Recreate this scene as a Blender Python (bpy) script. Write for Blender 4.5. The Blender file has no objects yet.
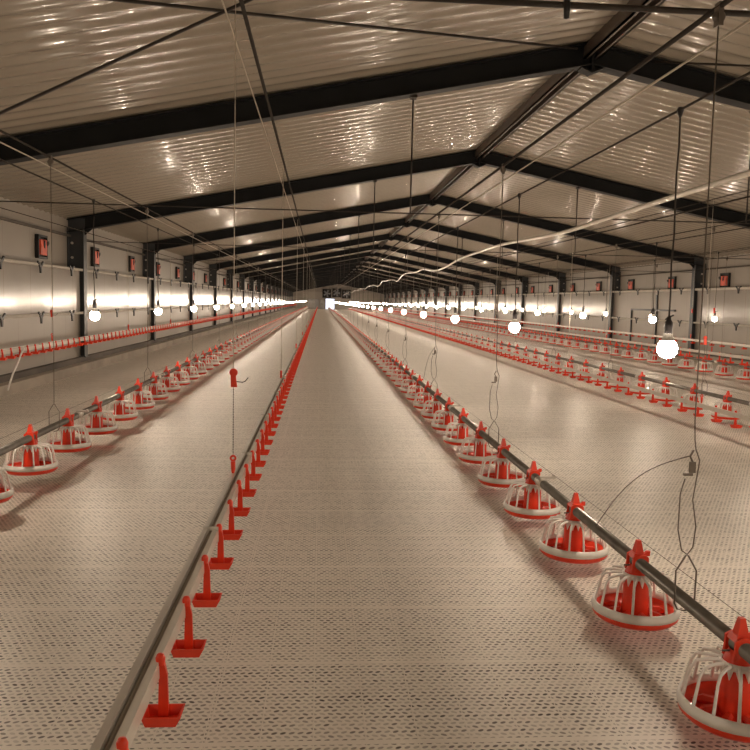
import bpy, math, random
from mathutils import Vector, Matrix
random.seed(7)
sc = bpy.context.scene
COL = sc.collection
PI = math.pi

# ------------------------------------------------------------------ helpers
class MB:
    """collects shapes, then links them as ONE mesh object"""
    def __init__(s): s.v=[]; s.f=[]; s.m=[]; s.sm=[]
    def face(s, idx, mi=0, smooth=False): s.f.append(idx); s.m.append(mi); s.sm.append(smooth)
    def box(s, a, b, mi=0):
        x0,y0,z0=a; x1,y1,z1=b; n=len(s.v)
        s.v += [(x0,y0,z0),(x1,y0,z0),(x1,y1,z0),(x0,y1,z0),(x0,y0,z1),(x1,y0,z1),(x1,y1,z1),(x0,y1,z1)]
        for q in ((3,2,1,0),(4,5,6,7),(0,1,5,4),(1,2,6,5),(2,3,7,6),(3,0,4,7)): s.face([n+i for i in q],mi)
    def frustum(s, a, b, c, d, mi=0):
        """bottom rectangle a..b (x0,y0,z)-(x1,y1), top rectangle c..d"""
        n=len(s.v)
        s.v += [(a[0],a[1],a[2]),(b[0],a[1],a[2]),(b[0],b[1],a[2]),(a[0],b[1],a[2]),
                (c[0],c[1],c[2]),(d[0],c[1],c[2]),(d[0],d[1],c[2]),(c[0],d[1],c[2])]
        for q in ((3,2,1,0),(4,5,6,7),(0,1,5,4),(1,2,6,5),(2,3,7,6),(3,0,4,7)): s.face([n+i for i in q],mi)
    def tube(s, pts, r, n=8, mi=0, cap=True, closed=False, smooth=True):
        P=[Vector(p) for p in pts]; k=len(P); base=len(s.v)
        R=r if isinstance(r,(list,tuple)) else [r]*k
        up=None
        for i in range(k):
            a=P[i-1] if (i>0 or closed) else P[i]; b=P[(i+1)%k] if (i<k-1 or closed) else P[i]
            t=(b-a).normalized()
            if up is None:
                up=Vector((0,0,1)) if abs(t.z)<.9 else Vector((0,1,0))
            u=t.cross(up)
            if u.length<1e-6: u=t.cross(Vector((1,0,0)))
            u.normalize(); w=u.cross(t).normalized(); up=w
            for j in range(n):
                q=2*PI*j/n; c=P[i]+(u*math.cos(q)+w*math.sin(q))*R[i]; s.v.append(tuple(c))
        for i in range(k if closed else k-1):
            for j in range(n):
                a=base+i*n; b=base+((i+1)%k)*n
                s.face([a+j,b+j,b+(j+1)%n,a+(j+1)%n],mi,smooth)
        if cap and not closed:
            s.face([base+j for j in range(n)],mi); s.face([base+(k-1)*n+n-1-j for j in range(n)],mi)
    def lathe(s, prof, n=24, c=(0,0,0), mi=0, closed=False, smooth=True):
        base=len(s.v); k=len(prof)
        for r,z in prof:
            for j in range(n):
                q=2*PI*j/n; s.v.append((c[0]+max(r,1e-5)*math.cos(q),c[1]+max(r,1e-5)*math.sin(q),c[2]+z))
        for i in range(k if closed else k-1):
            for j in range(n):
                a=base+i*n; b=base+((i+1)%k)*n
                s.face([a+j,a+(j+1)%n,b+(j+1)%n,b+j],mi,smooth)
    def prism(s, poly, axis, a, b, mi=0):
        """polygon in the plane across axis ('x': (y,z); 'y': (x,z)), swept from a to b"""
        n=len(s.v); k=len(poly)
        for t in (a,b):
            for p,q in poly: s.v.append((t,p,q) if axis=='x' else (p,t,q))
        s.face(list(range(n,n+k)),mi); s.face([n+2*k-1-i for i in range(k)],mi)
        for i in range(k): s.face([n+(i+1)%k,n+i,n+k+i,n+k+(i+1)%k],mi)
    def sphere(s, c, rx, rz, n=12, m=8, mi=0):
        s.lathe([(rx*math.sin(PI*i/m),-rz*math.cos(PI*i/m)) for i in range(m+1)],n,c,mi)
    def mesh(s, name, mats):
        me=bpy.data.meshes.new(name); me.from_pydata(s.v,[],s.f)
        for m in (mats if isinstance(mats,(list,tuple)) else [mats]): me.materials.append(m)
        me.polygons.foreach_set('material_index',s.m); me.polygons.foreach_set('use_smooth',s.sm)
        me.validate(clean_customdata=False); me.update(); return me
    def build(s, name, mats, parent=None, loc=(0,0,0)):
        return link(name, s.mesh(name,mats), parent, loc)

def link(name, data, parent=None, loc=(0,0,0)):
    o=bpy.data.objects.new(name,data); COL.objects.link(o); o.location=loc
    if parent: o.parent=parent
    return o
def thing(name, label, cat, loc=(0,0,0), group=None):
    return tag(link(name,None,None,loc),label,cat,group)
def tag(o, label, cat, group=None, kind=None):
    o['label']=label; o['category']=cat
    if group: o['group']=group
    if kind: o['kind']=kind
    return o
def struct(o, label=None):
    o['kind']='structure'
    if label: o['label']=label
    return o
def dup(root, loc, label, group=None):
    r=root.copy(); COL.objects.link(r); r.location=loc; r['label']=label
    if group: r['group']=group
    for ch in list(root.children):
        c=ch.copy(); COL.objects.link(c); c.parent=r
        for g in list(ch.children):
            d=g.copy(); COL.objects.link(d); d.parent=c
    return r
WORDS=['nearest','second','third','fourth','fifth','sixth','seventh','eighth','ninth','tenth','eleventh','twelfth','thirteenth','fourteenth','fifteenth','sixteenth']
def nth(i):
    if i==0: return 'nearest'
    w=WORDS[i] if i<len(WORDS) else '%d%s'%(i+1,{1:'st',2:'nd',3:'rd'}.get((i+1)%10 if (i+1)//10!=1 else 0,'th'))
    return w+' nearest'

# ------------------------------------------------------------------ materials
def mat(name, col, rough=.5, metal=0., spec=.5, noise=None, bump=None, coat=0., emit=None):
    """principled; noise=(scale, amount) varies the colour, bump=(scale, strength)"""
    m=bpy.data.materials.new(name); m.use_nodes=True; nt=m.node_tree; N=nt.nodes; L=nt.links
    b=N['Principled BSDF']
    b.inputs['Base Color'].default_value=(*col,1); b.inputs['Roughness'].default_value=rough
    b.inputs['Metallic'].default_value=metal; b.inputs['Specular IOR Level'].default_value=spec
    b.inputs['Coat Weight'].default_value=coat; b.inputs['Coat Roughness'].default_value=.15
    if noise or bump:
        tc=N.new('ShaderNodeTexCoord')
    if noise:
        t=N.new('ShaderNodeTexNoise'); t.inputs['Scale'].default_value=noise[0]; t.inputs['Detail'].default_value=4
        L.new(tc.outputs['Object'],t.inputs['Vector'])
        r=N.new('ShaderNodeMapRange'); r.inputs['From Min'].default_value=.3; r.inputs['From Max'].default_value=.7
        r.inputs['To Min'].default_value=1-noise[1]; r.inputs['To Max'].default_value=1+noise[1]*.4
        L.new(t.outputs['Fac'],r.inputs['Value'])
        mx=N.new('ShaderNodeVectorMath'); mx.operation='SCALE'; mx.inputs[0].default_value=col
        L.new(r.outputs['Result'],mx.inputs['Scale']); L.new(mx.outputs['Vector'],b.inputs['Base Color'])
    if bump:
        t2=N.new('ShaderNodeTexNoise'); t2.inputs['Scale'].default_value=bump[0]
        L.new(tc.outputs['Object'],t2.inputs['Vector'])
        bp=N.new('ShaderNodeBump'); bp.inputs['Strength'].default_value=bump[1]; bp.inputs['Distance'].default_value=.01
        L.new(t2.outputs['Fac'],bp.inputs['Height']); L.new(bp.outputs['Normal'],b.inputs['Normal'])
    if emit:
        b.inputs['Emission Color'].default_value=(*emit[0],1); b.inputs['Emission Strength'].default_value=emit[1]
    return m

BULB=300.
M=dict(
 red=mat('red_plastic',(.88,.055,.018),.34,noise=(25,.12)),
 white=mat('white_plastic',(.90,.875,.83),.28,noise=(20,.08),coat=.3),
 galv=mat('galvanised_steel',(.27,.255,.235),.34,.75,noise=(14,.22)),
 alu=mat('aluminium_rail',(.66,.62,.56),.3,.6,noise=(8,.1)),
 groove=mat('dark_pipe_grey',(.40,.36,.31),.3,.5,noise=(8,.1)),
 pvc=mat('pale_pvc_pipe',(.74,.70,.63),.18,noise=(6,.06)),
 steel=mat('dark_painted_steel',(.016,.017,.018),.6,spec=.25,noise=(3,.25)),
 column=mat('blue_grey_painted_steel',(.05,.055,.06),.42,noise=(3,.2)),
 ridge=mat('brown_grey_steel',(.13,.10,.08),.45,.3,noise=(3,.2)),
 cable=mat('dark_cable',(.030,.022,.016),.6,noise=(20,.2)),
 wire=mat('steel_wire',(.20,.17,.14),.4,.6,noise=(30,.2)),
 cord=mat('pale_cord',(.60,.53,.44),.7,noise=(60,.15)),
 black=mat('black_plastic',(.012,.011,.010),.45,noise=(20,.2)),
 socket=mat('grey_black_socket',(.045,.040,.042),.4,noise=(20,.2)),
 neck=mat('bulb_neck_white',(.82,.80,.76),.35,noise=(20,.05)),
 bulb=mat('lit_bulb',(1,1,1),.4,emit=((1.,.815,.63),BULB)),
 flap=mat('orange_red_flap',(.85,.115,.05),.4,noise=(9,.35)),
 concrete=mat('curb_concrete',(.42,.37,.31),.75,noise=(2.2,.25),bump=(30,.3)),
 gap=mat('curb_dark_band',(.15,.13,.11),.8,noise=(1.2,.4)),
 fan=mat('fan_grey',(.16,.16,.17),.4,.6,noise=(5,.2)),
 cabinet=mat('cabinet_grey',(.30,.29,.28),.4,noise=(2,.15)),
 daylight=mat('daylit_opening',(1,1,1),.5,emit=((.72,.80,1.),1.35)),
)
def node_math(nt,op,a,b=None,c=None):
    n=nt.nodes.new('ShaderNodeMath'); n.operation=op
    for i,x in enumerate((a,b,c)):
        if x is None: continue
        if isinstance(x,(int,float)): n.inputs[i].default_value=x
        else: nt.links.new(x,n.inputs[i])
    return n.outputs[0]

def floor_material():
    m=bpy.data.materials.new('slatted_plastic_floor'); m.use_nodes=True; nt=m.node_tree; N=nt.nodes; L=nt.links
    b=N['Principled BSDF']; tc=N.new('ShaderNodeTexCoord'); sp=N.new('ShaderNodeSeparateXYZ')
    L.new(tc.outputs['Object'],sp.inputs[0]); X,Y=sp.outputs['X'],sp.outputs['Y']
    mt=lambda *a: node_math(nt,*a)
    v=mt('DIVIDE',mt('SUBTRACT',Y,.15),.5/24.); vi=mt('FLOOR',v); vf=mt('SUBTRACT',v,vi)
    odd=mt('MODULO',mt('ABSOLUTE',vi),2.)
    u=mt('ADD',mt('DIVIDE',X,.0250),mt('MULTIPLY',odd,.5)); ui=mt('FLOOR',u); uf=mt('SUBTRACT',u,ui)
    tilt=mt('MULTIPLY',mt('SUBTRACT',vf,.5),mt('MULTIPLY_ADD',odd,1.0,-.5)); du=mt('DIVIDE',mt('ADD',mt('SUBTRACT',uf,.5),tilt),.30); dv=mt('DIVIDE',mt('SUBTRACT',vf,.5),.30)
    rr=mt('ADD',mt('MULTIPLY',du,du),mt('MULTIPLY',dv,dv))
    ss=N.new('ShaderNodeMapRange'); ss.interpolation_type='SMOOTHSTEP'
    ss.inputs['From Min'].default_value=1.35; ss.inputs['From Max'].default_value=.7
    L.new(rr,ss.inputs['Value']); hole=ss.outputs['Result']
    # solid ribs of each half metre mat: crosswise seam and lengthwise ribs carry no holes
    ty=mt('FRACT',mt('DIVIDE',mt('SUBTRACT',Y,.15),.5)); ey=mt('MINIMUM',ty,mt('SUBTRACT',1.,ty))
    seam=mt('LESS_THAN',ey,.022)
    tx=mt('FRACT',mt('DIVIDE',X,.150)); ex=mt('MINIMUM',tx,mt('SUBTRACT',1.,tx))
    rib=mt('LESS_THAN',ex,.010)
    tX=mt('FRACT',mt('DIVIDE',mt('ADD',X,.31),1.2)); eX=mt('MINIMUM',tX,mt('SUBTRACT',1.,tX)); rib2=mt('LESS_THAN',eX,.0012)
    solid=mt('MAXIMUM',mt('MAXIMUM',seam,rib2),rib)
    hole=mt('MULTIPLY',hole,mt('SUBTRACT',1.,solid))
    # shade under the floor painted as hole colour, strength random by row and hole
    cb=N.new('ShaderNodeCombineXYZ'); L.new(ui,cb.inputs[0]); L.new(vi,cb.inputs[1])
    wn=N.new('ShaderNodeTexWhiteNoise'); wn.noise_dimensions='2D'; L.new(cb.outputs[0],wn.inputs['Vector'])
    wr=N.new('ShaderNodeTexWhiteNoise'); wr.noise_dimensions='1D'; L.new(vi,wr.inputs['W'])
    dk=mt('MULTIPLY_ADD',wn.outputs['Value'],.75,mt('MULTIPLY',wr.outputs['Value'],.45))
    dark=mt('MULTIPLY',hole,mt('MINIMUM',mt('MAXIMUM',dk,.25),1.))
    nz=N.new('ShaderNodeTexNoise'); nz.inputs['Scale'].default_value=1.3; nz.inputs['Detail'].default_value=5
    L.new(tc.outputs['Object'],nz.inputs['Vector'])
    cr=N.new('ShaderNodeMix'); cr.data_type='RGBA'; cr.inputs[6].default_value=(.76,.695,.61,1); cr.inputs[7].default_value=(.86,.80,.715,1)
    L.new(nz.outputs['Fac'],cr.inputs[0])
    c2=N.new('ShaderNodeMix'); c2.data_type='RGBA'; c2.inputs[7].default_value=(.06,.042,.028,1)
    L.new(dark,c2.inputs[0]); L.new(cr.outputs[2],c2.inputs[6]); L.new(c2.outputs[2],b.inputs['Base Color'])
    b.inputs['Roughness'].default_value=.42; b.inputs['Specular IOR Level'].default_value=.4
    bp=N.new('ShaderNodeBump'); bp.inputs['Strength'].default_value=.8; bp.inputs['Distance'].default_value=.005
    h=mt('ADD',mt('SUBTRACT',1.,hole),mt('MULTIPLY',solid,.3)); L.new(h,bp.inputs['Height']); L.new(bp.outputs['Normal'],b.inputs['Normal'])
    return m
def ceiling_material():
    m=mat('cream_corrugated_sheet',(.60,.53,.445),.24,spec=.5,coat=.35); nt=m.node_tree; N=nt.nodes; L=nt.links; b=N['Principled BSDF']
    tc=N.new('ShaderNodeTexCoord'); n=N.new('ShaderNodeTexNoise'); n.inputs['Scale'].default_value=.8; n.inputs['Detail'].default_value=5
    L.new(tc.outputs['Object'],n.inputs['Vector'])
    cr=N.new('ShaderNodeMix'); cr.data_type='RGBA'; cr.inputs[6].default_value=(.31,.27,.215,1); cr.inputs[7].default_value=(.39,.345,.285,1)
    L.new(n.outputs['Fac'],cr.inputs[0]); L.new(cr.outputs[2],b.inputs['Base Color'])
    n2=N.new('ShaderNodeTexNoise'); n2.inputs['Scale'].default_value=5.; L.new(tc.outputs['Object'],n2.inputs['Vector'])
    bp=N.new('ShaderNodeBump'); bp.inputs['Strength'].default_value=.04; bp.inputs['Distance'].default_value=.02
    L.new(n2.outputs['Fac'],bp.inputs['Height']); L.new(bp.outputs['Normal'],b.inputs['Normal'])
    b.inputs['Coat Roughness'].default_value=.05
    return m
def wall_material(name, c0, c1, rough, pitch, coat):
    """sheet metal wall: joints between sheets every `pitch` metres, slight unevenness"""
    m=mat(name,c1,rough,coat=coat,spec=.3 if rough>.3 else .12); nt=m.node_tree; N=nt.nodes; L=nt.links; b=N['Principled BSDF']
    tc=N.new('ShaderNodeTexCoord'); sp=N.new('ShaderNodeSeparateXYZ'); L.new(tc.outputs['Object'],sp.inputs[0])
    mt=lambda *a: node_math(nt,*a)
    t=mt('FRACT',mt('DIVIDE',sp.outputs['Y'],pitch)); e=mt('MINIMUM',t,mt('SUBTRACT',1.,t)); j=mt('LESS_THAN',e,.006/pitch)
    n=N.new('ShaderNodeTexNoise'); n.inputs['Scale'].default_value=1.6; n.inputs['Detail'].default_value=5; L.new(tc.outputs['Object'],n.inputs['Vector'])
    cr=N.new('ShaderNodeMix'); cr.data_type='RGBA'; cr.inputs[6].default_value=(*c0,1); cr.inputs[7].default_value=(*c1,1); L.new(n.outputs['Fac'],cr.inputs[0])
    c2=N.new('ShaderNodeMix'); c2.data_type='RGBA'; c2.inputs[7].default_value=(.25,.21,.17,1)
    L.new(mt('MULTIPLY',j,.6),c2.inputs[0]); L.new(cr.outputs[2],c2.inputs[6]); L.new(c2.outputs[2],b.inputs['Base Color'])
    mp=N.new('ShaderNodeMapping'); mp.inputs['Scale'].default_value=(1,3.,.8); L.new(tc.outputs['Object'],mp.inputs[0])
    n2=N.new('ShaderNodeTexNoise'); n2.inputs['Scale'].default_value=1.; n2.inputs['Detail'].default_value=3; L.new(mp.outputs[0],n2.inputs['Vector'])
    bp=N.new('ShaderNodeBump'); bp.inputs['Strength'].default_value=.07; bp.inputs['Distance'].default_value=.02
    L.new(n2.outputs['Fac'],bp.inputs['Height']); L.new(bp.outputs['Normal'],b.inputs['Normal'])
    return m
M['floor']=floor_material(); M['ceiling']=ceiling_material()
M['wall']=wall_material('cream_wall_sheet',(.34,.305,.26),(.41,.37,.32),.42,1.,0)
M['panel']=wall_material('glossy_white_panel',(.36,.335,.305),(.46,.43,.395),.15,.95,0.)

# ------------------------------------------------------------------ the building
YB,YE=-4.0,116.2
XR,ZR=2.666,3.87            # ridge (underside of the ceiling)
SL=.199                     # roof slope
XLI,XRI=-3.925,9.255        # inner faces of the columns
XLO,XRO=-4.20,9.53          # inner faces of the outer walls
zc=lambda x: ZR-SL*abs(x-XR)
FRAMES=[8.108+5.6753*k for k in range(-1,20)]

f=MB(); f.box((XLO,YB,-.12),(XRO,YE,0)); struct(f.build('floor',M['floor']),'pale slatted plastic floor full of small holes')

def ceil():
    pitch=.227; n=10; mb=MB(); ys=[]
    y=YB
    prof=[0,.001,.004,.011,.018,.020,.018,.011,.004,.001]
    while y<YE:
        for i in range(n): ys.append((y+pitch*i/n,prof[i]))
        y+=pitch
    for x0,x1 in ((XLO-.1,XR),(XR,XRO+.1)):
        b=len(mb.v)
        for yy,d in ys: mb.v+= [(x0,yy,zc(x0)-d),(x1,yy,zc(x1)-d)]
        for i in range(len(ys)-1): mb.face([b+2*i,b+2*i+2,b+2*i+3,b+2*i+1],0,True)
        # outer skin
        mb.prism([(x0,zc(x0)+.03),(x1,zc(x1)+.03),(x1,zc(x1)+.09),(x0,zc(x0)+.09)],'y',YB,YE)
    return mb
struct(ceil().build('ceiling',M['ceiling']),'cream corrugated sheet roof lining')

def wall_side(s, xo, xl, zl, name):
    """outer wall with a thicker lower half; s=+1 left, -1 right"""
    mb=MB(); zt=zc(xo)+.02
    poly=[(xo-s*.1,-.1),(xl,-.1),(xl,zl),(xo,zl+.03),(xo,zt),(xo-s*.1,zt)]
    mb.prism(poly if s>0 else poly[::-1],'y',YB,YE); return struct(mb.build(name,M['wall']))
wall_side(1,XLO,-4.02,1.65,'wall_left'); wall_side(-1,XRO,9.38,1.72,'wall_right')
def gable(name,y0,y1):
    mb=MB(); poly=[(XLO-.1,-.1),(XRO+.1,-.1),(XRO+.1,zc(XRO+.1)),(XR,ZR+.02),(XLO-.1,zc(XLO-.1))]
    mb.prism(poly,'y',y0,y1); return struct(mb.build(name,M['wall']))
gable('wall_end',YE,YE+.12); gable('wall_back',YB-.12,YB)
# curbs the columns stand on
for nm,xa,xb,xs in (('curb_left',XLO,-3.79,-3.93),('curb_right',XRO,9.12,9.26)):
    mb=MB(); x0,x1=min(xa,xb),max(xa,xb); mb.box((x0,YB,0),(x1,YE,.13)); struct(mb.build(nm,M['concrete']))
    mb=MB(); x0,x1=min(xa,xs),max(xa,xs); mb.box((x0,YB,.13),(x1,YE,.21)); struct(mb.build('curb_strip_'+nm[5:],M['gap']))  # plain dark strip along the top of the curb
# eave flashing
for nm,x,s in (('trim_1',XLO,1),('trim_2',XRO,-1)):
    mb=MB(); mb.box((min(x,x+s*.05),YB,2.20),(max(x,x+s*.05),YE,2.235)); struct(mb.build(nm,M['gap']))
    
# portal frames: columns and rafters
def ibeam(mb,p,q,depth,w,tf=.012,tw=.008,mi=0):
    """I section whose web lies in the xz plane, top edge from p to q (x,z), depth measured down"""
    def strip(d0,d1,hw):
        (xa,za),(xb,zb)=p,q
        n=len(mb.v)
        for y in (-hw,hw): mb.v += [(xa,y,za-d1),(xb,y,zb-d1),(xb,y,zb-d0),(xa,y,za-d0)]
        for k in ((0,1,2,3),(7,6,5,4),(1,0,4,5),(2,1,5,6),(3,2,6,7),(0,3,7,4)): mb.face([n+i for i in k],mi)
    strip(0,tf,w/2); strip(tf,depth-tf,tw/2); strip(depth-tf,depth,w/2)
def rafter_mesh():
    mb=MB(); D=.215; top=-.02
    for s,xe in ((-1,XLI-.30),(1,XRI+.30)):
        ibeam(mb,(xe,zc(xe)+top),(XR,ZR+top),D,.17) if s<0 else ibeam(mb,(XR,ZR+top),(xe,zc(xe)+top),D,.17)
        # haunch at the ridge and at the eave
        x1=XR+s*.11
        mb.prism([(XR,ZR+top-D-.075),(x1,zc(x1)+top-D),(XR,ZR+top-D+.02)],'y',-.012,.012)
        mb.prism([(XR,ZR+top-D-.08),(x1,zc(x1)+top-D-.012),(x1,zc(x1)+top-D),(XR,ZR+top-D-.062)],'y',-.07,.07)
        xc=XLI if s<0 else XRI; x2=xc-s*.13
        mb.prism([(xc,zc(xc)+top-D-.09),(x2,zc(x2)+top-D),(xc,zc(xc)+top-D)],'y',-.012,.012)
    mb.box((XR-.012,-.085,ZR-.31),(XR+.012,.085,ZR-.03))
    return mb.mesh('roof_beam',M['steel'])
def column_mesh(xi,xo,s):
    mb=MB(); z1=zc(xi)-.20; z0=.205
    a,b=min(xi,xi-s*.014),max(xi,xi-s*.014); mb.box((a,-.09,z0),(b,.09,z1))
    a,b=min(xo,xo+s*.014),max(xo,xo+s*.014); mb.box((a,-.09,z0),(b,.09,z1))
    mb.box((min(xi,xo),-.006,z0),(max(xi,xo),.006,z1+.15))
    for z in (1.86,2.1):                                   # bolts with pale washers on the web
        xm=xi-s*.21; mb.tube([(xm,-.03,z),(xm,.03,z)],.022,8,1)
    mb.box((min(xi-s*.2,xi+s*.02),-.1,z0-.005),(max(xi-s*.2,xi+s*.02),.1,z0+.012))
    return mb
rm=rafter_mesh(); cl=column_mesh(XLI,XLO+.005,1).mesh('column',[M['column'],M['alu']]); crm=column_mesh(XRI,XRO-.005,-1).mesh('column',[M['column'],M['alu']])
for y in FRAMES:
    struct(link('roof_beam',rm,None,(0,y,0)))
    struct(link('column_left',cl,None,(0,y,0))); struct(link('column_right',crm,None,(0,y,0)))
mb=MB()
for dx in (-.075,.055): mb.box((XR+dx,FRAMES[0],ZR-.165),(XR+dx+.02,YE-.05,ZR-.03))
mb.box((XR-.075,FRAMES[0],ZR-.165),(XR-.035,YE-.05,ZR-.153)); mb.box((XR+.035,FRAMES[0],ZR-.165),(XR+.075,YE-.05,ZR-.153))
struct(mb.build('ridge_beam',M['ridge']))

# glossy white insulated panels between the columns
def panels(s,xw,zb,zt,name,skip=()):
    for i in range(len(FRAMES)-1):
        if i in skip: continue
        y0,y1=FRAMES[i]+.12,FRAMES[i+1]-.12
        mb=MB(); a,b=min(xw,xw+s*.03),max(xw,xw+s*.03); mb.box((a,y0,zb),(b,y1,zt)); struct(mb.build(name,M['panel']))
panels(1,-4.02,.95,1.63,'wall_panel_left'); panels(-1,9.38,.90,1.70,'wall_panel_right',skip=(3,))

def bracket_mesh(s):
    mb=MB()
    mb.prism([(-.12,.035),(-.10,.05),(-.005,-.01),(.10,.05),(.12,.035),(.03,-.04),(.016,-.12),(-.016,-.12),(-.03,-.04)],'x',*sorted((s*.012,s*.034)))
    mb.box((min(0,s*.02),-.012,-.03),(max(0,s*.02),.012,.03)); return mb
for s,xw,z,lab in ((1,-3.96,1.655,'pale shiny pipe along the top of the white panels on the left wall'),
                   (1,-3.96,.945,'pale shiny pipe along the bottom of the white panels on the left wall'),
                   (-1,9.32,1.715,'pale pipe topping the white panels on the right wall'),
                   (-1,9.32,.89,'pale shiny pipe along the bottom of the white panels on the right wall')):
    t=thing('wall_pipe',lab,'pipe',(xw,0,z),'pipes along the side walls')
    mb=MB(); mb.tube([(0,FRAMES[0],0),(0,YE-.05,0)],.022 if z<1.7 or s>0 else .032,8); mb.build('pipe',M['pvc'],t)
    me=bracket_mesh(s).mesh('bracket',M['black'])
    y=FRAMES[0]+.7
    while y<112: link('bracket',me,t,(0,y,0)); y+=1.42

# air inlets in the upper walls
def inlet_parts(s,t):
    """s=+1: opens towards +x"""
    w,h,d=.20,.175,.055
    mb=MB()
    mb.box((0,-w,-h),(s*d,-w+.03,h)); mb.box((0,w-.03,-h),(s*d,w,h)); mb.box((0,-w,h-.03),(s*d,w,h)); mb.box((0,-w,-h),(s*d,w,-h+.03))
    mb.box((0,-w,-h),(s*.01,w,h))
    mb.prism([(w-.01,.02),(w+.06,.06),(w+.05,.10),(w-.01,.09)],'x',*sorted((s*.03,s*.06)))
    mb.build('frame',M['black'],t)
    mb=MB(); mb.prism([(-.145,-.12),(.13,-.125),(.145,-.02),(.115,.05),(.135,.105),(.03,.11),(.0,.06),(-.04,.105),(-.14,.10),(-.115,.02)],'x',*sorted((s*.02,s*.066)))
    mb.build('flap',M['flap'],t)
    mb=MB(); mb.prism([(.0,.07),(.03,.10),(.05,.03),(.02,-.02),(-.01,.02)],'x',*sorted((s*.062,s*.075)))
    mb.build('latch',M['black'],t)
for s,x,z,y0,dy,side in ((1,XLO,1.945,12.40,2.87,'left'),(-1,XRO,1.915,18.35,2.86,'right')):
    first=None; y=y0; i=0
    while y<YE-3:
        far=i>=9
        lab=('tiny far air inlet high on the %s wall, beyond the ninth one'%side) if far else '%s black-framed air inlet with red flap, high on the %s wall'%(nth(i),side)
        g='air inlets on the %s wall'%side
        if first is None: first=thing('air_inlet',lab,'air inlet',(x,y,z),g); inlet_parts(s,first)
        else: dup(first,(x,y,z),lab,g)
        y+=dy; i+=1

# door in the right wall
mb=MB(); x=9.38
dy0,dy1=20.6,23.6
mb.box((x-.04,dy0,1.15),(x,dy1,1.20)); mb.box((x-.04,dy1-.05,.21),(x,dy1,1.2)); mb.box((x-.04,21.75,1.2),(x,21.83,1.60)); mb.box((x-.04,21.75,.21),(x,21.8,1.2))
struct(mb.build('door_1',M['column']),'dark frame of a low door in the right wall')

# far end wall: daylit doorway, fans, machinery
mb=MB(); mb.box((.80,YE-.06,.01),(2.05,YE-.03,1.50)); struct(mb.build('door_2',M['daylight']),'bright daylit doorway in the far end wall')
mb=MB(); mb.box((.70,YE-.1,0),(.80,YE,1.6)); mb.box((2.05,YE-.1,0),(2.15,YE,1.6)); mb.box((.70,YE-.1,1.5),(2.15,YE,1.6)); struct(mb.build('trim_3',M['cabinet']))
fan0=None
for i,(x,z,lab) in enumerate(((.95,2.25,'dark round exhaust fan above the bright doorway, left one of three'),(2.35,2.35,'dark round exhaust fan above the bright doorway, middle one of three'),(3.75,2.2,'dark round exhaust fan right of the bright doorway'))):
    if fan0 is None:
        fan0=thing('exhaust_fan',lab,'fan',(x,YE,z),'fans on the end wall'); R=.55
        mb=MB()
        for a,b in (((-R-.08,-.3,-R-.08),(-R,0,R+.08)),((R,-.3,-R-.08),(R+.08,0,R+.08)),((-R,-.3,R),(R,0,R+.08)),((-R,-.3,-R-.08),(R,0,-R))): mb.box(a,b)
        mb.box((-R,-.02,-R),(R,-.005,R)); mb.build('housing',M['steel'],fan0)
        for k in range(5):
            q=2*PI*k/5; mb=MB(); c,sn=math.cos(q),math.sin(q); p=[(.08,-.1),(.5,-.16),(.52,.1),(.08,.06)]
            mb.prism([(a*c-b*sn,a*sn+b*c) for a,b in p],'y',-.16,-.13); mb.build('blade',M['fan'],fan0)
        mb=MB(); mb.tube([(0,-.2,0),(0,-.08,0)],.1,12); mb.build('hub',M['fan'],fan0)
    else: dup(fan0,(x,YE,z),lab,'fans on the end wall')
for x0,x1,z1,lab in ((-1.7,-.15,1.42,'grey machine cabinet by the far end wall, left of the bright doorway'),(-.05,.62,1.25,'narrow grey machine cabinet beside the bright far doorway')):
    t=thing('control_cabinet',lab,'cabinet',((x0+x1)/2,YE-.7,0),'cabinets at the far end'); w=(x1-x0)/2
    mb=MB(); mb.box((-w,-.3,.08),(w,.3,z1)); mb.box((-w+.03,-.27,0),(w-.03,.27,.08)); mb.build('body',M['cabinet'],t)
    for a,b in ((-w+.03,-.01),(.01,w-.03)):
        mb=MB(); mb.box((a,-.325,.14),(b,-.3,z1-.06)); d=mb.build('door',M['cabinet'],t)
        mb=MB(); mb.box((b-.09 if a<0 else a+.05,-.345,.65),(b-.05 if a<0 else a+.09,-.325,.8)); mb.build('handle',M['black'],d)

# ------------------------------------------------------------------ pan feeders
def rib_path(q,far=False):
    c,s=math.cos(q),math.sin(q)
    P=[(.046,.229),(.085,.228),(.118,.221),(.132,.196),(.149,.110)] if not far else [(.046,.229),(.126,.216),(.149,.108)]
    return [(r*c,r*s,z) for r,z in P]
def fd_grill(mb,mi=0,n=14,sides=6,seg=36,far=False):
    for k in range(n): mb.tube(rib_path(2*PI*(k+.5)/n,far),[.0060,.0056,.0050,.0046,.0050] if not far else .006,sides,mi,cap=False)
    mb.lathe([(.046,.216),(.055,.216),(.058,.224),(.053,.234),(.046,.234)],seg//2,(0,0,0),mi,True)
    mb.lathe([(.150,.089),(.161,.087),(.163,.102),(.159,.117),(.151,.119)],seg,(0,0,0),mi,True)
    if not far:
        for k in range(n):                                  # small fangs where each bar meets the collar
            q=2*PI*(k+.5)/n; c,s=math.cos(q),math.sin(q)
            mb.tube([(.052*c,.052*s,.226),(.059*c,.059*s,.190)],[.013,.001],5,mi,cap=False)
def fd_pan(mb,mi=0,seg=36,far=False):
    mb.lathe([(0,.056),(.115,.056),(.144,.061),(.158,.074),(.158,.090),(.155,.094),(.149,.096),(.136,.080),(.11,.068),(0,.066)],seg,(0,0,0),mi)
    if not far:
        for k in range(8):
            q=2*PI*k/8; c,s=math.cos(q),math.sin(q)
            mb.tube([(.060*c,.060*s,.088),(.092*c,.092*s,.084),(.126*c,.126*s,.074)],[.012,.015,.004],6,mi,smooth=False)
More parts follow.
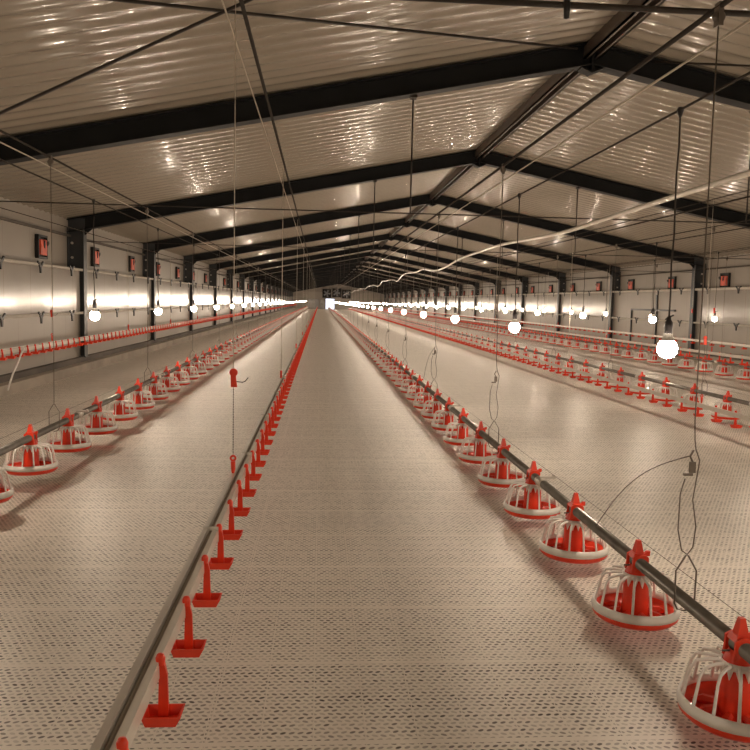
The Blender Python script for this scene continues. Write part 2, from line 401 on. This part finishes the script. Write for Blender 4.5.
def fd_tube(mb,mi=0,seg=24):
    mb.lathe([(.054,.068),(.052,.09),(.049,.12),(.047,.195),(.043,.210),(.036,.220)],seg,(0,0,0),mi)
def fd_clamp(mb,mi=0,seg=20,pin=None):
    mb.lathe([(.045,.230),(.042,.238),(.036,.252),(.028,.266)],seg,(0,0,0),mi)
    # two cheeks that hold the feed tube, and the cap between them
    for s in (-1,1):
        mb.prism([(-.036,.240),(.036,.240),(.031,.270),(.030,.300),(.012,.310),(-.012,.310),(-.030,.300),(-.031,.270)],'y',*sorted((s*.024,s*.033)))
    mb.frustum((-.029,-.025,.294),(.029,.025,0),(-.020,-.021,.312),(.020,.021,0),mi)
    mb.frustum((-.017,-.018,.308),(.017,.018,0),(-.0075,-.008,.359),(.0075,.008,0),mi)
    mb.frustum((.015,-.008,.298),(.044,.008,0),(.034,-.007,.316),(.046,.007,0),mi)
    if pin is not None: mb.tube([(-.052,0,.262),(-.026,0,.262)],.003,5,pin)
FM={}
mb=MB(); fd_grill(mb); FM['grill']=mb.mesh('grill',M['white'])
mb=MB(); fd_pan(mb); FM['pan']=mb.mesh('pan',M['red'])
mb=MB(); fd_tube(mb); FM['tube']=mb.mesh('drop_tube',M['red'])
mb=MB(); fd_clamp(mb,0,20,1); FM['clamp']=mb.mesh('clamp',[M['red'],M['wire']])
mb=MB(); fd_grill(mb,0,14,4,24); fd_pan(mb,1,24); fd_tube(mb,1,12); fd_clamp(mb,1,12); FM['mid']=mb.mesh('pan_feeder',[M['white'],M['red']])
def far_feeder(mb): fd_grill(mb,0,10,3,14,True); fd_pan(mb,1,14,True); fd_tube(mb,1,8); fd_clamp(mb,1,6)
proto=None
# x, first y, spacing, lift above the lowest line, words for the tube, how many are separate, how many are named one by one
LINES=[(1.2227,2.146,.75,0.,'the right foreground feed tube',75,30),
       (-1.81,4.373,.75,.063,'the feed tube on the left',75,26),
       (4.44,7.58,.78,0.,'the second right-hand feed tube',75,16),
       (7.26,12.35,.75,0.,'the feed tube by the right wall',75,12)]
rest=MB()
for li,(x,y0,dy,lz,words,nsep,nnamed) in enumerate(LINES):
    g='pan feeders on '+words
    i=0; y=y0
    while y<YE-3:
        lab='%s white-caged red pan feeder on %s'%(nth(i),words) if i<nnamed else 'tiny far-off red pan feeder on %s'%words
        if i<16:
            if proto is None:
                proto=thing('pan_feeder',lab,'feeder',(x,y,lz),g)
                for k,nm in (('pan','pan'),('grill','grill'),('tube','drop_tube'),('clamp','clamp')): link(nm,FM[k],proto)
            else: dup(proto,(x,y,lz),lab,g)
        elif i<nsep:
            o=link('pan_feeder',FM['mid'],None,(x,y,lz)); tag(o,lab,'feeder',g)
        else:
            b=len(rest.v); far_feeder(rest)
            for k in range(b,len(rest.v)):
                a=rest.v[k]; rest.v[k]=(a[0]+x,a[1]+y,a[2]+lz)
        y+=dy; i+=1
tag(rest.build('distant_feeders',[M['white'],M['red']]),'specks of red pan feeders merging at the far end of all four feed tubes','feeder',None,'stuff')

# feed tubes with couplings and the thin wire over the spikes
for li,(x,y0,dy,lz,words,nsep,nn) in enumerate(LINES):
    lab=['thick dark grey feed tube running from the lower right corner to the far end','dark grey feed tube carrying the row of feeders on the left',
         'dark grey feed tube behind the second right-hand drinker rail','dark grey feed tube nearest the right wall'][li]
    t=thing('feed_tube',lab,'tube',(x,0,.275+lz),'feed tubes')
    mb=MB(); mb.tube([(0,YB+.3,0),(0,YE-3,0)],.0225,16); mb.build('tube',M['galv'],t)
    mb=MB(); mb.tube([(.012,YB+.3,.080),(.012,YE-3,.080)],.0011,5); mb.build('guard_wire',M['wire'],t)
    mb=MB(); mb.tube([(0,-.05,0),(0,.05,0)],.0255,16); mb.box((-.012,-.012,.022),(.075,.012,.034)); mb.box((.06,-.012,.03),(.07,.012,.042))
    for yy in (-.03,.03): mb.tube([(0,yy-.006,0),(0,yy+.006,0)],.028,16)
    me=mb.mesh('coupling',M['alu'])
    y=4.23-3*1+{0:0,1:1.9,2:.6,3:.9}[li]
    while y<70: link('coupling',me,t,(0,y,0)); y+=3.0

# ------------------------------------------------------------------ drinker lines
def cup(mb,mi=0,cut=0.):
    """hanging arm and open tray; origin at the middle of the tray's underside"""
    def ring(hx,hy,z,dx=0): return [(-hx+dx,-hy,z),(hx+dx,-hy,z),(hx+dx,hy,z),(-hx+dx,hy,z)]
    b=len(mb.v); mb.v+=ring(.036,.024,0)+ring(.047,.035,.028,.003)+ring(.043,.031,.028,.003)+ring(.034,.022,.006)
    for k in range(3):
        for j in range(4): mb.face([b+4*k+j,b+4*k+(j+1)%4,b+4*k+4+(j+1)%4,b+4*k+4+j],mi)
    mb.face([b+3,b+2,b+1,b],mi); mb.face([b+12,b+13,b+14,b+15],mi)
    z=.112-cut
    mb.frustum((-.013,.014,.004),(.013,.024,0),(-.010,.012,z),(.010,.022,0),mi)      # arm
    mb.frustum((-.010,.012,z),(.010,.022,0),(-.016,.006,z+.03),(.004,.020,0),mi)
    mb.lathe([(.011,z+.028),(.012,z+.045),(.008,z+.054),(0,z+.056)],8,(-.006,.012,0),mi)
mb=MB(); cup(mb); CUP=mb.mesh('drip_cup',M['red'])
mb=MB(); cup(mb,0,.052); CUPS=mb.mesh('drip_cup',M['red'])
# x of cups, cup underside z, first y, spacing, label
DR=[(-3.27,.55,8.0,.243,'high pale drinker rail with red cups along the left wall',8.),
    (-.365,.217,1.5015,.375,'pale drinker rail with red cups running down the middle foreground',-4.),
    (4.0,.107,6.19,.384,'pale drinker rail with red cups on the right, before the second feed tube',-4.),
    (6.92,.335,11.5,.375,'pale drinker rail with red cups on the right, third from the camera',-4.),
    (8.62,.435,13.0,.45,'high pale drinker rail with red cups along the right wall',-4.)]
for x,z,y0,dy,lab,_ in DR:
    PZ,CM,CF=(.135,CUP,cup) if abs(x)<3 or 3<x<8 else (.085,CUPS,lambda m: cup(m,0,.052))
    t=thing('drinker_line',lab,'drinker',(x-.04,0,z),'drinker lines')
    mb=MB(); mb.box((.012,YB+.3,PZ-.03),(.032,YE-3,PZ+.014)); mb.build('water_pipe',M['pvc'],t)
    mb=MB(); mb.tube([(.0045,YB+.3,PZ+.004),(.0045,YE-3,PZ+.004)],.0075,10); mb.build('support_tube',M['groove'],t)
    mb=MB(); mb.box((-.022,YB+.3,PZ-.02),(-.003,YE-3,PZ+.022)); mb.build('rail',M['alu'],t)
    far=MB(); y=y0; i=0
    while y<YE-3.2:
        if i<100: link('drip_cup',CM,t,(.04,y,0))
        else:
            b=len(far.v); CF(far)
            for k in range(b,len(far.v)): a=far.v[k]; far.v[k]=(a[0]+.04,a[1]+y,a[2])
        y+=dy; i+=1
    o=far.build('distant_drip_cups',M['red'],t); o['kind']='stuff'
    # clips that hold the pipe to the rail
    mb=MB(); mb.box((-.024,-.007,PZ-.034),(.0335,.007,PZ+.0235)); me=mb.mesh('clip',M['pvc']); y=y0+.2+(1.3 if y0<2 else 0)
    k=0
    while y<60 and k<40: link('clip',me,t,(0,y,0)); y+=1.5; k+=1

# ------------------------------------------------------------------ lamps
LAMPS=[('over the right foreground feed tube',1.55,-2.19,2.83,1.06,2.10,3.47),
       ('over the left feed tube',-2.0,1.77,2.81,1.06,2.07,7.29),
       ('over the second right-hand feed tube',4.15,1.86,2.67,1.09,2.04,9.76),
       ('along the right wall',7.25,.2,2.82,1.055,2.27,14.3)]
def lamp_parts(t,zb,zw):
    d=zw-zb
    rnd=random.Random(int(zw*1000)+int(t.location.y*10))
    pts=[(math.sin(k*2.1)*.006*math.sin(PI*k/7),math.cos(k*1.7)*.006*math.sin(PI*k/7),d-.02-(d-.135)*k/7) for k in range(8)]
    mb=MB(); mb.tube(pts,.0042,6); mb.build('cord',M['cable'],t)
    mb=MB(); mb.lathe([(0,.142),(.009,.142),(.010,.128),(.017,.116),(.019,.100),(.017,.072),(.017,.066),(0,.066)],12)
    mb.tube([(-.016,0,.128),(-.008,0,.136),(.02,0,.148)],.004,5); mb.build('socket',M['socket'],t)
    mb=MB(); mb.lathe([(0,d+.012),(.012,d+.010),(.016,d-.002),(.010,d-.022),(.005,d-.035),(0,d-.035)],10); mb.build('wire_clip',M['black'],t)
    mb=MB(); mb.lathe([(.0165,.068),(.020,.050),(.030,.034)],14); b=mb.build('bulb_neck',M['neck'],t)
    mb=MB(); mb.lathe([(.030,.034),(.040,.018),(.044,0),(.041,-.018),(.030,-.033),(.015,-.042),(0,-.044)],14); mb.build('bulb',M['bulb'],t)  # bulb shape widened to take in its glow
for row,x,ystart,dy,zb,zw,yfirst in LAMPS:
    # cable carrying the row
    mb=MB(); mb.tube([(0,YB+.3,0),(0,YE-1,0)],.0055,6); o=mb.build('lamp_cable',M['cable'],None,(x,0,zw)); tag(o,'dark cable carrying the row of bulbs '+row,'cable','lamp cables')
    mid=MB(); d=zw-zb
    mid.tube([(0,0,.13),(0,0,d)],.0042,4,0); mid.lathe([(0,.142),(.012,.138),(.019,.10),(.017,.066)],8,(0,0,0),0); mid.lathe([(.017,.068),(.020,.05),(.030,.034)],8,(0,0,0),1)
    mid.lathe([(.030,.034),(.044,0),(.041,-.018),(.030,-.033),(0,-.044)],8,(0,0,0),2); mm=mid.mesh('hanging_lamp',[M['cable'],M['neck'],M['bulb']])
    # yfirst is the first lamp in the frame, the ones behind it light the near floor
    y=yfirst-dy*int((yfirst+3)/dy); i=-int((yfirst+3)/dy); first=None
    while y<YE-2:
        g='bulbs '+row
        if i<0: lab='lit bulb outside the frame in the row '+row
        elif i<9: lab='%s lit bulb %s'%(nth(i),row)
        else: lab='tiny far lit bulb in the row '+row
        if i<9:
            if first is None: first=thing('hanging_lamp',lab,'lamp',(x,y,zb),g); lamp_parts(first,zb,zw)
            else: dup(first,(x,y,zb),lab,g)
        else: tag(link('hanging_lamp',mm,None,(x,y,zb)),lab,'lamp',g)
        y+=dy; i+=1

# ------------------------------------------------------------------ overhead cables, tie rods, braces, pipes
def cable(name,pts,r,m,lab,cat='cable',group=None,n=6):
    mb=MB(); mb.tube(pts,r,n); o=mb.build(name,m); return tag(o,lab,cat,group)
G='suspension cables'
def long(x,z,r,m,lab,y0=YB+.3,y1=YE-1): return cable('suspension_cable',[(x,y0,z),(x,y1,z)],r,m,lab,'cable',G)
long(1.2227,2.175,.009,M['cable'],'dark cable above the right foreground feed tube')
long(-1.81,2.15,.007,M['cable'],'dark cable above the left feed tube')
long(-.40,2.66,.011,M['cable'],'thick dark line high above the central drinker rail')
long(4.44,2.17,.006,M['cable'],'dark cable above the second feed tube on the right')
long(7.26,2.17,.006,M['cable'],'dark cable above the feed tube by the right wall')
long(3.97,2.35,.005,M['cable'],'thin dark cable above the second right-hand drinker rail')
long(6.88,2.24,.005,M['cable'],'thin dark cable above the third right-hand drinker rail')
long(8.58,2.12,.005,M['cable'],'thin dark cable above the high drinker rail along the right wall')
long(-3.31,2.12,.005,M['cable'],'thin dark cable above the high drinker rail along the left wall')
long(2.80,1.98,.006,M['cable'],'dark cable just below the pale overhead hose')
for x,z,lab in ((1.31,2.13,'pale rope beside the dark cable over the right foreground feed tube'),(-1.86,2.11,'pale rope beside the dark cable over the left feed tube'),
                (-.47,2.60,'pale rope beside the thick dark line over the central drinker rail'),(-3.45,2.16,'pale rope high along the left wall')):
    cable('winch_rope',[(x,YB+.3,z),(x,YE-1,z)],.0045,M['cord'],lab,'rope','winch ropes',5)
# pale overhead hose that wanders a little
pts=[]; y=YB+.3
while y<92:
    a=.07*min(1,max(0,(y-6)/14.)); pts.append((2.67+.7*a*math.sin(y*.9),y,2.085-.0012*max(0,y-8)+.018*math.sin(y*.55)+a*(math.sin(y*.62)+.5*math.sin(y*1.3)))); y+=.7
cable('overhead_hose',pts,.021,M['pvc'],'pale wavy hose slung lengthways high over the right half','hose',None,10)

# tie rods with droppers, one per frame
first=None
for i,y in enumerate(FRAMES[1:15]):
    lab='%s thin tie rod spanning the hall below the roof beams'%nth(i) if i<6 else 'far thin tie rod below a distant roof beam, beyond the sixth'
    if first is None:
        first=thing('tie_rod',lab,'rod',(0,y+.1,2.14),'tie rods'); 
        mb=MB(); mb.tube([(XLI-.3,0,0),(XRI+.3,0,0)],.0065,6); mb.build('rod',M['cable'],first)
        for x in (.90,4.44):
            mb=MB(); mb.tube([(x,0,0),(x,0,zc(x)-.235-2.14)],.008,6); mb.box((x-.03,-.1,zc(x)-.25-2.14),(x+.03,.02,zc(x)-.225-2.14)); mb.build('dropper',M['cable'],first)
    else: dup(first,(0,y+.1,2.14),lab,'tie rods')
# near cross pipe and roof bracing
t=thing('cross_pipe','dark pipe crossing under the roof at the top edge','pipe',(0,5.0,3.075))
mb=MB(); mb.tube([(-1.2,0,0),(6.5,0,0)],.019,10); mb.build('pipe',M['cable'],t)
mb=MB(); mb.lathe([(0,.05),(.018,.045),(.022,0),(.018,-.085),(0,-.09)],10,(1.475,-.02,0)); mb.build('hook',M['black'],t)
B=.06
cable('brace_rod',[(2.5,8.03,zc(2.5)-B),(-1.25,5.22,zc(-1.25)-.035),(-4.1,3.10,zc(-4.1)-.035)],.012,M['cable'],'dark diagonal brace rod under the near roof, ridge to left eave','rod','roof braces')
cable('brace_rod',[(3.3,8.03,zc(3.3)-B),(4.03,7.55,zc(4.03)-B),(9.5,2.9,zc(9.5)-B)],.011,M['cable'],'dark diagonal brace rod under the near roof on the right of the ridge','rod','roof braces')
cable('brace_rod',[(-1.81,4.55,2.17),(-.44,4.2,2.70),(.6,3.95,3.12)],.009,M['cable'],'dark sloping rope between the cable over the left feeders and the thick line','rod','roof braces')  # a rope through a pulley, drawn as a straight rod

# ------------------------------------------------------------------ cords that carry the lines
def hanger_parts(t,ztube,zcab,tail=None,loop=True):
    """origin on the axis of the feed tube"""
    h=zcab-ztube
    mb=MB(); mb.tube([(.01,0,.50) if loop else (0,0,.155),(.004,0,.54),(0,0,.6),(0,0,h)],.0024,6); mb.build('string',M['wire'],t)
    if loop:
        mb=MB(); mb.tube([(-.022,0,.41),(-.035,.0,.36),(-.036,0,.24),(-.020,0,.17),(0,0,.155),(.018,0,.18),(.024,0,.25),(.008,0,.34),(.018,0,.42),(.024,0,.47),(.008,0,.51)],.0024,6); mb.build('cord_loop',M['wire'],t)
        mb=MB(); mb.box((-.009,-.005,.43),(.010,.005,.466)); mb.box((-.028,-.005,.42),(.002,.005,.429)); mb.tube([(.0,0,.466),(-.009,0,.484),(.002,0,.505)],.0035,6); mb.build('clasp',M['wire'],t)
    mb=MB(); mb.tube([(-.024,0,-.03),(-.034,0,-.01),(-.035,0,.10),(-.004,0,.152),(.004,0,.152),(.035,0,.10),(.034,0,-.01),(.024,0,-.03),(0,0,-.036)],.0030,6,0,closed=True); mb.build('wire_loop',M['wire'],t)
    mb=MB(); mb.lathe([(0,-.009),(.016,-.009),(.020,-.004),(.016,0),(.020,.004),(.016,.009),(0,.009)],14,(0,0,0))
    mb.v=[(a+0,c+.0,b+h-.03) for a,b,c in mb.v]; mb.box((-.008,-.016,h-.06),(.008,.016,h+.012)); mb.build('pulley',M['wire'],t)
    if tail:
        mb=MB(); P=[]
        for k in range(13):
            u=k/12.; P.append((-.012-.012*math.sin(PI*u),tail*u,.485*(1-u)**1.0*(1-u*.0)+.06*math.sin(PI*u)+.02*u))
        mb.tube(P,.0021,6); mb.build('loose_cord',M['wire'],t)
def hanger_mesh(ztube,zcab):
    h=zcab-ztube; mb=MB(); mb.tube([(0,0,.15),(0,0,h)],.003,4)
    mb.tube([(-.035,0,-.01),(-.035,0,.10),(0,0,.152),(.035,0,.10),(.035,0,-.01)],.004,4); return mb.mesh('line_hanger',M['wire'])
for li,(x,lz,y0,dy,zcab,words) in enumerate(((1.2227,0.,2.5,2.95,2.175,'the right foreground feed tube'),(-1.81,.063,5.58,3.0,2.15,'the left feed tube'),
                             (4.44,0.,8.9,3.0,2.17,'the second right-hand feed tube'),(7.26,0.,14.0,3.0,2.17,'the feed tube by the right wall'))):
    zt=.275+lz; first=None; y=y0; me=hanger_mesh(zt,zcab); g='hangers on '+words
    for i in range(19):
        lab='%s wire hanger and cord holding up %s'%(nth(i),words) if i<8 else 'tiny far wire hanger, beyond the eighth on '+words
        if i<7:
            if li==0 and i in (0,2):
                t=thing('line_hanger',lab[:-len(words)]+words,'hanger',(x,y,zt),g); hanger_parts(t,zt,zcab,.82)
            elif first is None: first=thing('line_hanger',lab,'hanger',(x,y,zt),g); hanger_parts(first,zt,zcab,None,li==0)
            else: dup(first,(x,y,zt),lab,g)
        else: tag(link('line_hanger',me,None,(x,y,zt)),lab,'hanger',g)
        y+=dy
def drop_parts(t,z0,z1,zadj,big=True):
    """origin at the rail; red handle, chain, adjuster, string"""
    mb=MB(); mb.tube([(0,0,zadj-z0+.03),(0,0,z1-z0)],.0022,5); mb.build('string',M['cord'],t)
    mb=MB(); mb.lathe([(0,-.007),(.018,-.007),(.021,0),(.018,.007),(0,.007)],14)
    mb.v=[(a,c,b+zadj-z0+.012) for a,b,c in mb.v]
    mb.frustum((-.012,-.008,zadj-z0-.06),(.018,.008,0),(-.014,-.007,zadj-z0+.01),(.010,.007,0)); mb.build('adjuster',M['red'],t)
    mb=MB(); mb.tube([(.012,0,zadj-z0-.033),(.045,0,zadj-z0-.036),(.058,0,zadj-z0-.030),(.072,0,zadj-z0-.012)],.0025,6); mb.build('crank_hook',M['black'],t)
    mb=MB(); z=.135; 
    while z<zadj-z0-.06: mb.sphere((0,0,z),.0034,.0042,6,4); z+=.0125
    mb.tube([(0,0,.12),(0,0,zadj-z0-.05)],.0014,4); mb.build('bead_chain',M['wire'],t)
    mb=MB(); mb.tube([(0,0,.02),(.001,0,.05),(0,0,.088)],[.005,.011,.012],8)
    c=[(.012*math.cos(q),0,.104+.012*math.sin(q)) for q in [2*PI*k/10 for k in range(10)]]; mb.tube(c,.0055,6,0,closed=True); mb.build('handle',M['red'],t)
def drop_mesh(z0,z1):
    mb=MB(); mb.tube([(0,0,.12),(0,0,z1-z0)],.0035,4,0); mb.tube([(0,0,0),(0,0,.11)],.012,6,1); return mb.mesh('rail_hanger',[M['cord'],M['red']])
for li,(x,zr,zcab,zadj,ys,dy,words) in enumerate(((-.42,.345,2.66,.865,[3.96,8.89,14.46],5.4,'the central drinker rail'),
          (3.97,.235,2.35,.93,[8.0,12.53],5.4,'the second right-hand drinker rail'),(-3.31,.64,2.12,1.02,[10.17,14.14,18.07],3.95,'the high drinker rail on the left'),
          (6.88,.46,2.24,1.23,[13.6],5.2,'the third right-hand drinker rail'),(8.58,.53,2.12,1.2,[18.],5.2,'the high drinker rail by the right wall'))):
    y=ys[0]; i=0; first=None; me=drop_mesh(zr,zcab); g='cords on '+words
    while y<66:
        y=ys[i] if i<len(ys) else y
        lab='%s cord with red handle holding up %s'%(nth(i),words) if i<6 else 'tiny far cord, beyond the sixth on '+words
        if i==0: first=thing('rail_hanger',lab,'hanger',(x,y,zr),g); drop_parts(first,zr,zcab,zadj)
        else: tag(link('rail_hanger',me,None,(x,y,zr)),lab,'hanger',g)
        y+=dy; i+=1
# limp white hose hanging from the high left drinker rail
cable('drain_hose',[(-3.25,9.05,.635),(-3.22,8.90,.61),(-3.20,8.72,.50),(-3.20,8.58,.40),(-3.20,8.49,.31),(-3.20,8.44,.245)],.010,M['white'],'limp white hose end drooping from the high drinker rail on the left','hose',None,8)

# ------------------------------------------------------------------ world, camera
w=bpy.data.worlds.new('World'); sc.world=w; w.use_nodes=True
w.node_tree.nodes['Background'].inputs[0].default_value=(.02,.02,.025,1); w.node_tree.nodes['Background'].inputs[1].default_value=.3
R=[[0.9974366972050578,-0.06808447212971526,0.0220122630250501],[0.015638236494581036,-0.09277407367730824,-0.9955643710040335],[0.06982464198265191,0.9933566710442606,-0.09147154455817982]]
cam=bpy.data.cameras.new('Camera'); co=bpy.data.objects.new('Camera',cam); COL.objects.link(co)
cam.sensor_width=36; cam.lens=799.59/750*36; cam.clip_start=.05; cam.clip_end=300
rx,ry,rz=Vector(R[0]),-Vector(R[1]),-Vector(R[2])
m4=Matrix(((rx.x,ry.x,rz.x,0),(rx.y,ry.y,rz.y,0),(rx.z,ry.z,rz.z,1.24),(0,0,0,1)))
co.matrix_world=m4; sc.camera=co
vs=sc.view_settings; sc.display_settings.display_device='sRGB'; vs.view_transform='Standard'; vs.look='None'; vs.exposure=0.; vs.gamma=1.; vs.use_curve_mapping=False
cy=sc.cycles; cy.use_light_tree=True; cy.max_bounces=6; cy.diffuse_bounces=4; cy.glossy_bounces=3; cy.sample_clamp_indirect=6.; cy.use_denoising=True
